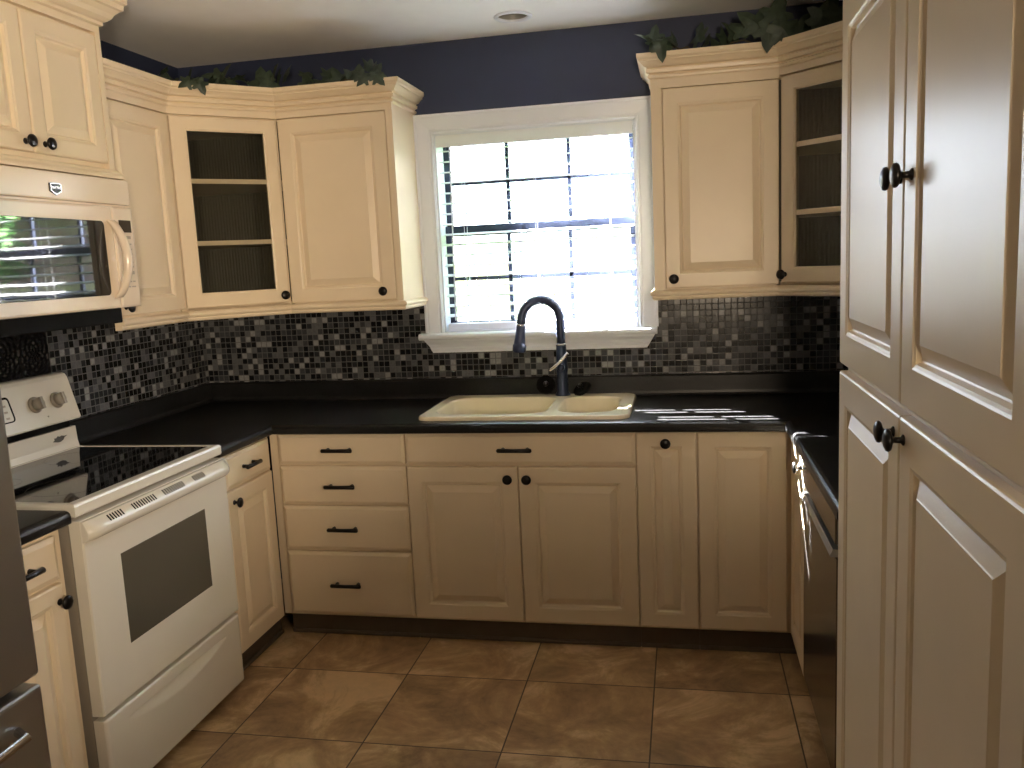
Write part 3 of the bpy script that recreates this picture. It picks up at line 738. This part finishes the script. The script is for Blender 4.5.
m = MB(); m.box(0.02, fw-0.02, 0.05, 0.08, 0.0, 0.062); m.build('kick_grille', BLACKM, fr)

# ------------------------------------------------------------------ worktops
EDGE = [(-0.05, 0.876), (-0.006, 0.876), (-0.001, 0.879), (0.0, 0.884), (0.0, 0.898), (-0.003, 0.907), (-0.009, 0.912), (-0.018, 0.914), (-0.05, 0.914)]
xe, ye, xq = 0.659, -0.648, 2.654
PATH = [(xe, -1.054), (xe, ye), (xq, ye), (xq, -1.700)]
SX0, SX1, SY0, SY1 = 1.246, 2.094, -0.582, -0.042      # sink outline
m = mould(PATH, [0, 1, 2], EDGE); i = 0.049
hx0, hx1, hy0, hy1 = SX0+0.02, SX1-0.02, SY0+0.02, SY1-0.02
for bx in [(0.002, xe-i, -1.054, ye+i), (0.002, hx0, ye+i, -0.002), (hx0, hx1, ye+i, hy0), (hx0, hx1, hy1, -0.002), (hx1, RX-0.002, ye+i, -0.002), (xq+i, RX-0.002, -1.700, ye+i)]:
    m.box(bx[0], bx[1], bx[2], bx[3], 0.876, 0.914)
# coved upstand along the walls
UP = [(0.0, 0.913), (0.034, 0.913), (0.026, 0.916), (0.022, 0.924), (0.020, 0.935), (0.019, 0.998), (0.016, 1.004), (0.012, 1.006), (0.0, 1.006)]
WALLP = [(0.0115, -1.054), (0.0115, -0.0115), (RX-0.0115, -0.0115), (RX-0.0115, -1.700)]
m2 = mould(WALLP, [0, 1, 2], UP); m.merge(m2.bm)
tag(m.build('worktop', COUNTER), 'U-shaped charcoal laminate worktop around the sink with a low upstand', 'countertop')
m = mould([(xe, -2.085), (xe, -1.819)], [0], EDGE); m.box(0.002, xe-i, -2.085, -1.819, 0.876, 0.914)
m2 = mould([(0.0115, -2.085), (0.0115, -1.819)], [0], UP); m.merge(m2.bm)
tag(m.build('worktop', COUNTER), 'short charcoal laminate worktop between refrigerator and range', 'countertop')

# ------------------------------------------------------------------ sink
sk = thing('sink', 'cream double-bowl sink set in the dark worktop under the window', 'sink', (1.67, -0.31, CT))
m = MB(); bm = m.bm
def rr2(x0, x1, y0, y1, r, z, n=8):
    return [(x, y, z) for x, _, y in round_rect(x0, x1, y0, y1, r, 0, n)]
Z = 0.930
o0 = rr2(SX0, SX1, SY0, SY1, 0.05, CT-0.002); o1 = rr2(SX0, SX1, SY0, SY1, 0.05, Z-0.008); o2 = rr2(SX0+0.003, SX1-0.003, SY0+0.003, SY1-0.003, 0.048, Z-0.002); o3 = rr2(SX0+0.009, SX1-0.009, SY0+0.009, SY1-0.009, 0.043, Z)
vr = m.rings([o0, o1, o2, o3], True)
edges = [bm.edges.get((vr[-1][k], vr[-1][(k+1) % len(o3)])) for k in range(len(o3))]
def bowl(x0, x1, y0, y1, r, dep):
    rs = [rr2(x0-0.010, x1+0.010, y0-0.010, y1+0.010, r+0.010, Z), rr2(x0-0.004, x1+0.004, y0-0.004, y1+0.004, r+0.004, Z-0.002), rr2(x0, x1, y0, y1, r, Z-0.010),
          rr2(x0+0.010, x1-0.010, y0+0.010, y1-0.010, r, Z-dep+0.04), rr2(x0+0.018, x1-0.018, y0+0.018, y1-0.018, r, Z-dep+0.014), rr2(x0+0.045, x1-0.045, y0+0.045, y1-0.045, r*0.7, Z-dep)]
    v2 = m.rings(rs, True, False, True)
    return [bm.edges.get((v2[0][k], v2[0][(k+1) % len(v2[0])])) for k in range(len(v2[0]))]
edges += bowl(1.300, 1.752, -0.520, -0.125, 0.085, 0.20); edges += bowl(1.800, 2.032, -0.505, -0.130, 0.085, 0.17)
bmesh.ops.triangle_fill(bm, edges=edges, use_beauty=True, use_dissolve=False)
m.build('basin', SINKM, sk, True)
for x, y, dep in ((1.526, -0.32, 0.20), (1.916, -0.32, 0.17)):
    m = MB(); m.lathe([(0.043, 0), (0.043, 0.002), (0.036, 0.003), (0.030, 0.001), (0.0, 0.001)], (x, y, Z-dep), (0, 0, 1), 24); m.build('drain', CHROME, sk, True)

# ------------------------------------------------------------------ faucet
fx, fy = 1.772, -0.082
fa = thing('faucet', 'dark bronze gooseneck pull-down faucet behind the sink', 'faucet', (fx, fy, Z))
m = MB(); m.lathe([(0.034, 0), (0.034, 0.004), (0.030, 0.010), (0.025, 0.018), (0.024, 0.10), (0.027, 0.112), (0.027, 0.122), (0.025, 0.135), (0.023, 0.19), (0.022, 0.215), (0.022, 0.222), (0.0, 0.222)], (0, 0, 0), (0, 0, 1), 24)
m.build('faucet_body', FAUCETM, fa)
m = MB(); m.lathe([(0.021, 0.222), (0.0235, 0.224), (0.0235, 0.229), (0.021, 0.231)], (0, 0, 0), (0, 0, 1), 24); m.build('trim_ring', CHROME, fa)
# spout swings left and slightly forward
ddx, ddy = -0.958, -0.287; span = 0.170; rad = span/2; zc = 0.336
pts = [(0, 0, 0.215), (0, 0, 0.26), (0, 0, 0.30)]
for k in range(21):
    a = PI*(1 - k/20*0.97); h = rad + rad*math.cos(a); pts.append((ddx*h, ddy*h, zc + rad*1.05*math.sin(a)))
p0, p1 = Vector(pts[-2]), Vector(pts[-1]); dr = (p1-p0).normalized()
e = p1 + dr*0.02; pts.append(tuple(e))
m = MB(); m.tube(pts, 0.0195, 16); m.build('spout', FAUCETM, fa)
dr2 = (dr + Vector((ddx*0.05, ddy*0.05, -0.9))).normalized()
m = MB(); m.lathe([(0.0195, 0), (0.021, 0.002), (0.021, 0.007), (0.0195, 0.009)], e, dr2, 18); m.build('trim_ring', CHROME, fa)
m = MB(); m.lathe([(0.0185, 0.006), (0.0205, 0.012), (0.0215, 0.045), (0.025, 0.080), (0.0265, 0.090), (0.030, 0.092), (0.030, 0.120), (0.027, 0.124), (0.0, 0.124)], e, dr2, 20); m.build('spray_head', FAUCETM, fa)
m = MB(); m.lathe([(0.016, 0.0), (0.016, 0.024), (0.013, 0.030), (0, 0.030)], (0, -0.020, 0.125), (0, -1, 0.1), 16)
m.build('lever_hub', FAUCETM, fa)
m = MB(); A = Vector((-0.046, -0.052, 0.118)); B = Vector((0.034, -0.046, 0.192)); ring = []
for k in range(9):
    a = k/8; p = A.lerp(B, a) + Vector((0, -0.006*math.sin(PI*a), -0.006*math.sin(PI*a))); w = 0.016 - 0.006*a; t_ = 0.008
    s1 = (B-A).normalized().cross(Vector((0, 1, 0))).normalized()
    ring.append([p + s1*t_*math.cos(2*PI*j/10) + Vector((0, 1, 0))*w*math.sin(2*PI*j/10) for j in range(10)])
m.rings(ring, True, True, True); m.build('lever', CHROME, fa)

def stopper(label, loc, rot):
    s = thing('sink_stopper', label, 'sink stopper', loc, 0, 'black sink stoppers behind the sink')
    xf = Matrix.Rotation(R(rot[2]), 4, 'Z') @ Matrix.Rotation(R(rot[0]), 4, 'X')
    m = MB(); m.xf = xf; m.lathe([(0.041, 0), (0.043, 0.003), (0.043, 0.007), (0.037, 0.011), (0.031, 0.007), (0.012, 0.006), (0.0, 0.006)], (0, 0, 0), (0, 0, 1), 28); m.build('disc', BLACKM, s)
    m = MB(); m.xf = xf; m.lathe([(0.006, 0.005), (0.005, 0.016), (0.011, 0.020), (0.012, 0.026), (0.009, 0.030), (0, 0.031)], (0, 0, 0), (0, 0, 1), 16); m.build('grip_knob', BRONZE, s)
    return s
stopper('round black sink stopper leaning on the upstand left of the faucet', (1.694, -0.062, 0.972), (66, 0, 10))
stopper('round black sink stopper lying tilted right of the faucet', (1.860, -0.075, 0.953), (38, 0, -40))

# ------------------------------------------------------------------ recessed light
cl = thing('ceiling_light', 'small round recessed ceiling light above the window', 'ceiling light', (LX, LY, CZ))
m = MB(); m.lathe([(0.059, 0.002), (0.074, 0.0005), (0.078, -0.002), (0.076, -0.006), (0.064, -0.008), (0.059, -0.004), (0.059, 0.004)], (0, 0, 0), (0, 0, 1), 32, False); m.build('trim_ring', WHITE, cl)
m = MB(); m.lathe([(0.0585, 0.002), (0.052, 0.05), (0.045, 0.10), (0.0, 0.10)], (0, 0, 0), (0, 0, 1), 32, False); m.build('reflector', CANM, cl)
m = MB(); m.lathe([(0.0, 0.018), (0.020, 0.021), (0.033, 0.032), (0.036, 0.044), (0.028, 0.07), (0.015, 0.098)], (0, 0, 0), (0, 0, 1), 24, False); m.build('bulb', LAMPW, cl)

# ------------------------------------------------------------------ ivy garlands
def leaf(m, p, size, nrm, up, fold=0.25):
    """five-lobed ivy leaf: tip along up"""
    n = Vector(nrm).normalized(); u = Vector(up); u = (u - n*u.dot(n)).normalized(); w = u.cross(n)
    half = [(0.0, -0.02), (0.22, -0.20), (0.42, -0.12), (0.33, 0.10), (0.62, 0.28), (0.50, 0.42), (0.27, 0.42), (0.20, 0.72), (0.0, 1.0)]
    P = Vector(p)
    def pt(x, y):
        return P + (w*x + u*y)*size + n*size*(-fold*abs(x) - 0.22*max(0, y-0.3)**2 + 0.05*math.sin(9*x+5*y))
    mid = [pt(0, -0.02), pt(0, 0.25), pt(0, 0.55), pt(0, 1.0)]
    for sgn in (1, -1):
        out = [pt(sgn*x, y) for x, y in half]
        c = pt(sgn*0.12, 0.25)
        vs = [m.v(q) for q in out]; vc = m.v(pt(0, 0.25))
        for a, b in zip(vs, vs[1:]): m.face([vc, a, b] if sgn > 0 else [vc, b, a], True)
def garland(name_label, pts, leaves, extra):
    g = thing('ivy_garland', name_label, 'artificial plant', pts[0], 0)
    m = MB(); P = []
    for a, b in zip(pts, pts[1:]):
        for k in range(6):
            t_ = k/6; q = Vector(a).lerp(Vector(b), t_); P.append(q + Vector((random.uniform(-.012, .012), random.uniform(-.012, .012), random.uniform(0, .03)*(1 if 0 < k else 0))))
    P.append(Vector(pts[-1])); m.tube(P, 0.003, 6); m.build('vine', STEM, g, True)
    m = MB()
    for k in range(leaves):
        q = P[int(random.random()*(len(P)-1))] + Vector((random.uniform(-.03, .03), random.uniform(-.03, .03), random.uniform(0.0, 0.04)))
        a = random.uniform(0, 2*PI); tiltn = Vector((math.cos(a)*0.7, -0.5+math.sin(a)*0.5, random.uniform(.1, .8)))
        upv = Vector((random.uniform(-1, 1), random.uniform(-.6, .3), random.uniform(-.1, 1.0)))
        leaf(m, q, random.uniform(0.06, 0.095), tiltn, upv, random.uniform(.1, .4))
    for p, s, n, u in extra: leaf(m, p, s, n, u)
    m.build('leaves', LEAF, g, True, recalc=False)
exL = [((0.417, -0.605, 2.290), 0.055, (0.6, -0.8, 0.3), (-0.6, -0.5, -0.5)), ((0.440, -0.580, 2.292), 0.060, (0.6, -0.8, 0.2), (0.5, -0.2, -0.7)), ((0.43, -0.59, 2.292), 0.045, (0.4, -0.6, 0.8), (0.3, -0.3, 0.6)),
       ((1.045, -0.368, 2.296), 0.060, (0.2, -0.9, 0.4), (-0.6, -0.2, 0.5)), ((1.085, -0.370, 2.297), 0.062, (0.1, -0.9, 0.5), (0.7, -0.2, 0.1)), ((1.06, -0.375, 2.294), 0.055, (0.1, -1, 0.3), (-0.5, -0.1, -0.5)), ((1.10, -0.372, 2.293), 0.055, (0.2, -1, 0.3), (0.5, -0.1, -0.45)),
       ((1.07, -0.30, 2.31), 0.065, (-0.2, -0.9, 0.3), (0.35, 0, 0.9)), ((1.00, -0.28, 2.30), 0.08, (0.1, -0.9, 0.2), (-0.1, 0.1, 1)), ((0.90, -0.24, 2.31), 0.085, (0.4, -0.8, 0.3), (-0.4, 0, 0.9)), ((0.94, -0.24, 2.30), 0.085, (-0.3, -0.8, 0.3), (0.3, 0.1, 0.9)),
       ((0.86, -0.22, 2.30), 0.075, (0.1, -0.9, 0.2), (-0.7, 0, 0.6)), ((0.76, -0.25, 2.29), 0.08, (0.8, -0.5, 0.2), (-0.2, 0, 1)), ((0.58, -0.33, 2.30), 0.10, (0.1, -0.9, 0.2), (-0.1, 0.1, 1)), ((0.61, -0.33, 2.30), 0.085, (0.7, -0.7, 0.2), (0.3, 0.1, 0.9))]
garland('trailing ivy garland on top of the wall cabinets left of the window',
        [(0.14, -1.0, 2.29), (0.17, -0.75, 2.29), (0.30, -0.45, 2.29), (0.50, -0.28, 2.29), (0.80, -0.22, 2.29), (1.08, -0.28, 2.295)], 44, exL)
exR = [((2.205, -0.325, 2.335), 0.07, (-0.3, -0.9, 0.2), (0.1, 0, 0.9)), ((2.235, -0.375, 2.315), 0.075, (0.2, -0.95, 0.2), (0.1, -0.1, -0.9)), ((2.215, -0.335, 2.31), 0.06, (-0.2, -0.9, 0.2), (0.5, 0, 0.7)), ((2.25, -0.33, 2.31), 0.055, (0.4, -0.8, 0.3), (0.5, 0, 0.8)),
       ((2.44, -0.20, 2.30), 0.10, (0.1, -0.9, 0.3), (0.8, 0, 0.6)), ((2.60, -0.34, 2.345), 0.11, (0.0, -0.95, 0.2), (-0.55, 0, 0.5)), ((2.645, -0.35, 2.36), 0.11, (-0.1, -0.95, 0.15), (0.3, 0, 0.8)), ((2.66, -0.392, 2.335), 0.11, (0.1, -0.95, 0.1), (0.6, -0.1, -0.7)), ((2.63, -0.38, 2.34), 0.10, (0.0, -0.95, 0.1), (-0.1, -0.1, -1.0)),
       ((2.80, -0.38, 2.33), 0.12, (-0.2, -0.9, 0.2), (0.5, 0.1, 0.7)), ((2.84, -0.42, 2.33), 0.11, (0.2, -0.9, 0.2), (0.8, 0.1, 0.4)), ((2.74, -0.36, 2.30), 0.10, (0.2, -0.9, 0.2), (0.4, 0.1, 0.8))]
garland('ivy garland with large leaves on top of the wall cabinets right of the window',
        [(2.22, -0.31, 2.295), (2.40, -0.20, 2.29), (2.62, -0.28, 2.295), (2.80, -0.35, 2.295), (3.05, -0.6, 2.29)], 14, exR)

# ------------------------------------------------------------------ outside the window
m = MB(); m.box(-40, 40, 0.3, 60, -0.5, -0.35); o = m.build('ground', GRASS); o['kind'] = 'structure'
m = MB(); m.box(-1.6, -0.30, 0.16, 2.02, -0.5, 3.7); m.box(-1.75, -0.15, 0.16, 2.15, 3.7, 3.85); o = m.build('wall_sunblock', SIDING); o['kind'] = 'structure'; o['label'] = 'unseen pale block added outside to keep sun off the left of the window'  # added out of view to block sun from the window's left part
f = thing('board_fence', 'weathered board fence across the yard beyond the window', 'fence', (4, 7.0, -0.35))
m = MB(); x = -12.0
while x < 16: m.box(x, x+0.135, -0.01, 0.012, 0, 1.85+random.uniform(-.01, .01)); x += 0.145
m.build('boards', WOODF, f)
m = MB(); m.box(-12, 16, 0.013, 0.05, 0.4, 0.49); m.box(-12, 16, 0.013, 0.05, 1.4, 1.49); m.build('fence_rails', WOODF, f)
h = thing('brick_house', 'pale brick neighbour house beyond the fence', 'house', (8.0, 10.0, -0.35))
m = MB(); m.box(-6.8, 10.0, 0, 7, 0, 3.3); m.build('brick_walls', BRICK, h)
m = MB(); m.prism_x([(-0.6, 3.2), (3.5, 5.6), (7.6, 3.2), (7.6, 3.1), (-0.6, 3.1)], -7.3, 10.5); m.build('roof', SHINGLE, h)
def tree(label, loc, H, rad, n):
    t_ = thing('yard_tree', label, 'tree', loc, 0)
    m = MB(); m.tube([(0, 0, 0), (0.05, 0, H*0.35), (0.0, 0.05, H*0.7)], [0.16, 0.11, 0.05], 8); m.build('trunk', BARK, t_)
    m = MB()
    for k in range(n):
        d = Vector((random.gauss(0, 1), random.gauss(0, 1), random.gauss(0, 0.9))).normalized()*rad*random.random()**0.4
        p = Vector((0, 0, H*0.68)) + d; s = random.uniform(0.10, 0.2)
        a = Vector((random.gauss(0, 1), random.gauss(0, 1), random.gauss(0, 1))).normalized(); b = a.orthogonal().normalized()
        m.poly([p - a*s, p + b*s*0.45, p + a*s, p - b*s*0.45])
    m.build('foliage', TREEL, t_, recalc=False)
tree('leafy yard tree between the fence and the brick house', (6.2, 8.4, -0.35), 4.2, 1.1, 700)
tree('smaller leafy yard tree farther right between the fence and the brick house', (10.4, 8.4, -0.35), 3.6, 1.1, 600)

# ------------------------------------------------------------------ lights
w = bpy.data.worlds.new('World'); S.world = w; w.use_nodes = True
wn = w.node_tree; bg_ = wn.nodes['Background']
tc = wn.nodes.new('ShaderNodeTexCoord'); sx = wn.nodes.new('ShaderNodeSeparateXYZ'); cr = wn.nodes.new('ShaderNodeValToRGB')
wn.links.new(tc.outputs['Generated'], sx.inputs[0]); wn.links.new(sx.outputs[2], cr.inputs[0]); wn.links.new(cr.outputs[0], bg_.inputs[0])
cr.color_ramp.elements[0].position = 0.0; cr.color_ramp.elements[0].color = (0.82, 0.91, 1.0, 1)
cr.color_ramp.elements[1].position = 0.7; cr.color_ramp.elements[1].color = (0.56, 0.74, 1.0, 1)
bg_.inputs[1].default_value = 12.0
def light(name, typ, loc, energy, col=(1, 1, 1), **kw):
    l = bpy.data.lights.new(name, typ); l.energy = energy; l.color = col
    for k_, v_ in kw.items(): setattr(l, k_, v_)
    o = bpy.data.objects.new(name, l); COL.objects.link(o); o.location = loc; return o
sun = light('sun', 'SUN', (0, 10, 10), 820.0, (1.0, 0.985, 0.975), angle=R(0.55))
sun.rotation_euler = Vector((0.95, -1.0, -0.92)).to_track_quat('-Z', 'Y').to_euler()
# unseen warm fill spot, added behind the viewer to brighten the wall cabinets
REAR_FILL = light('rear_fill_spot', 'SPOT', (2.62, -4.95, 1.52), 235.0, (1.0, 0.79, 0.56), shadow_soft_size=0.15, spot_size=R(72), spot_blend=0.6)
REAR_FILL.rotation_euler = (Vector((0.75, -0.6, 1.62)) - REAR_FILL.location).to_track_quat('-Z', 'Y').to_euler()
# second unseen fill spot, added at right to brighten the range side
SIDE_FILL = light('side_fill_spot', 'SPOT', (3.22, -3.92, 1.55), 175.0, (1.0, 0.80, 0.57), shadow_soft_size=0.12, spot_size=R(52), spot_blend=0.75)
SIDE_FILL.rotation_euler = (Vector((0.35, -1.62, 1.50)) - SIDE_FILL.location).to_track_quat('-Z', 'Y').to_euler()
# portals guide the sky light through the two openings
p_ = light('window_portal', 'AREA', (1.666, 0.16, 1.66), 1.0, shape='RECTANGLE', size=0.9, size_y=0.9); p_.data.cycles.is_portal = True
p_.rotation_euler = (R(-90), 0, 0)

# ------------------------------------------------------------------ camera
cam = bpy.data.cameras.new('camera'); co = bpy.data.objects.new('camera', cam); COL.objects.link(co)
cam.sensor_fit = 'HORIZONTAL'; cam.sensor_width = 36.0; cam.lens = 848.93*36.0/1024.0; cam.clip_start = 0.02; cam.clip_end = 200
RR = Vector((0.97970053, 0.19491113, -0.04686708)); UU = Vector((0.01739592, 0.15024844, 0.98849521)); FF = Vector((-0.19971043, 0.96924458, -0.14380782))
M = Matrix(((RR.x, UU.x, -FF.x, 2.30364604), (RR.y, UU.y, -FF.y, -3.77124902), (RR.z, UU.z, -FF.z, 1.53064759), (0, 0, 0, 1)))
co.matrix_world = M
S.camera = co

S.view_settings.view_transform = 'Standard'; S.view_settings.look = 'None'; S.view_settings.gamma = 1.0; S.view_settings.use_curve_mapping = False
S.view_settings.exposure = 0.15
S.cycles.use_denoising = True
S.cycles.max_bounces = 10; S.cycles.diffuse_bounces = 6; S.cycles.transparent_max_bounces = 16
S.cycles.sample_clamp_indirect = 8.0
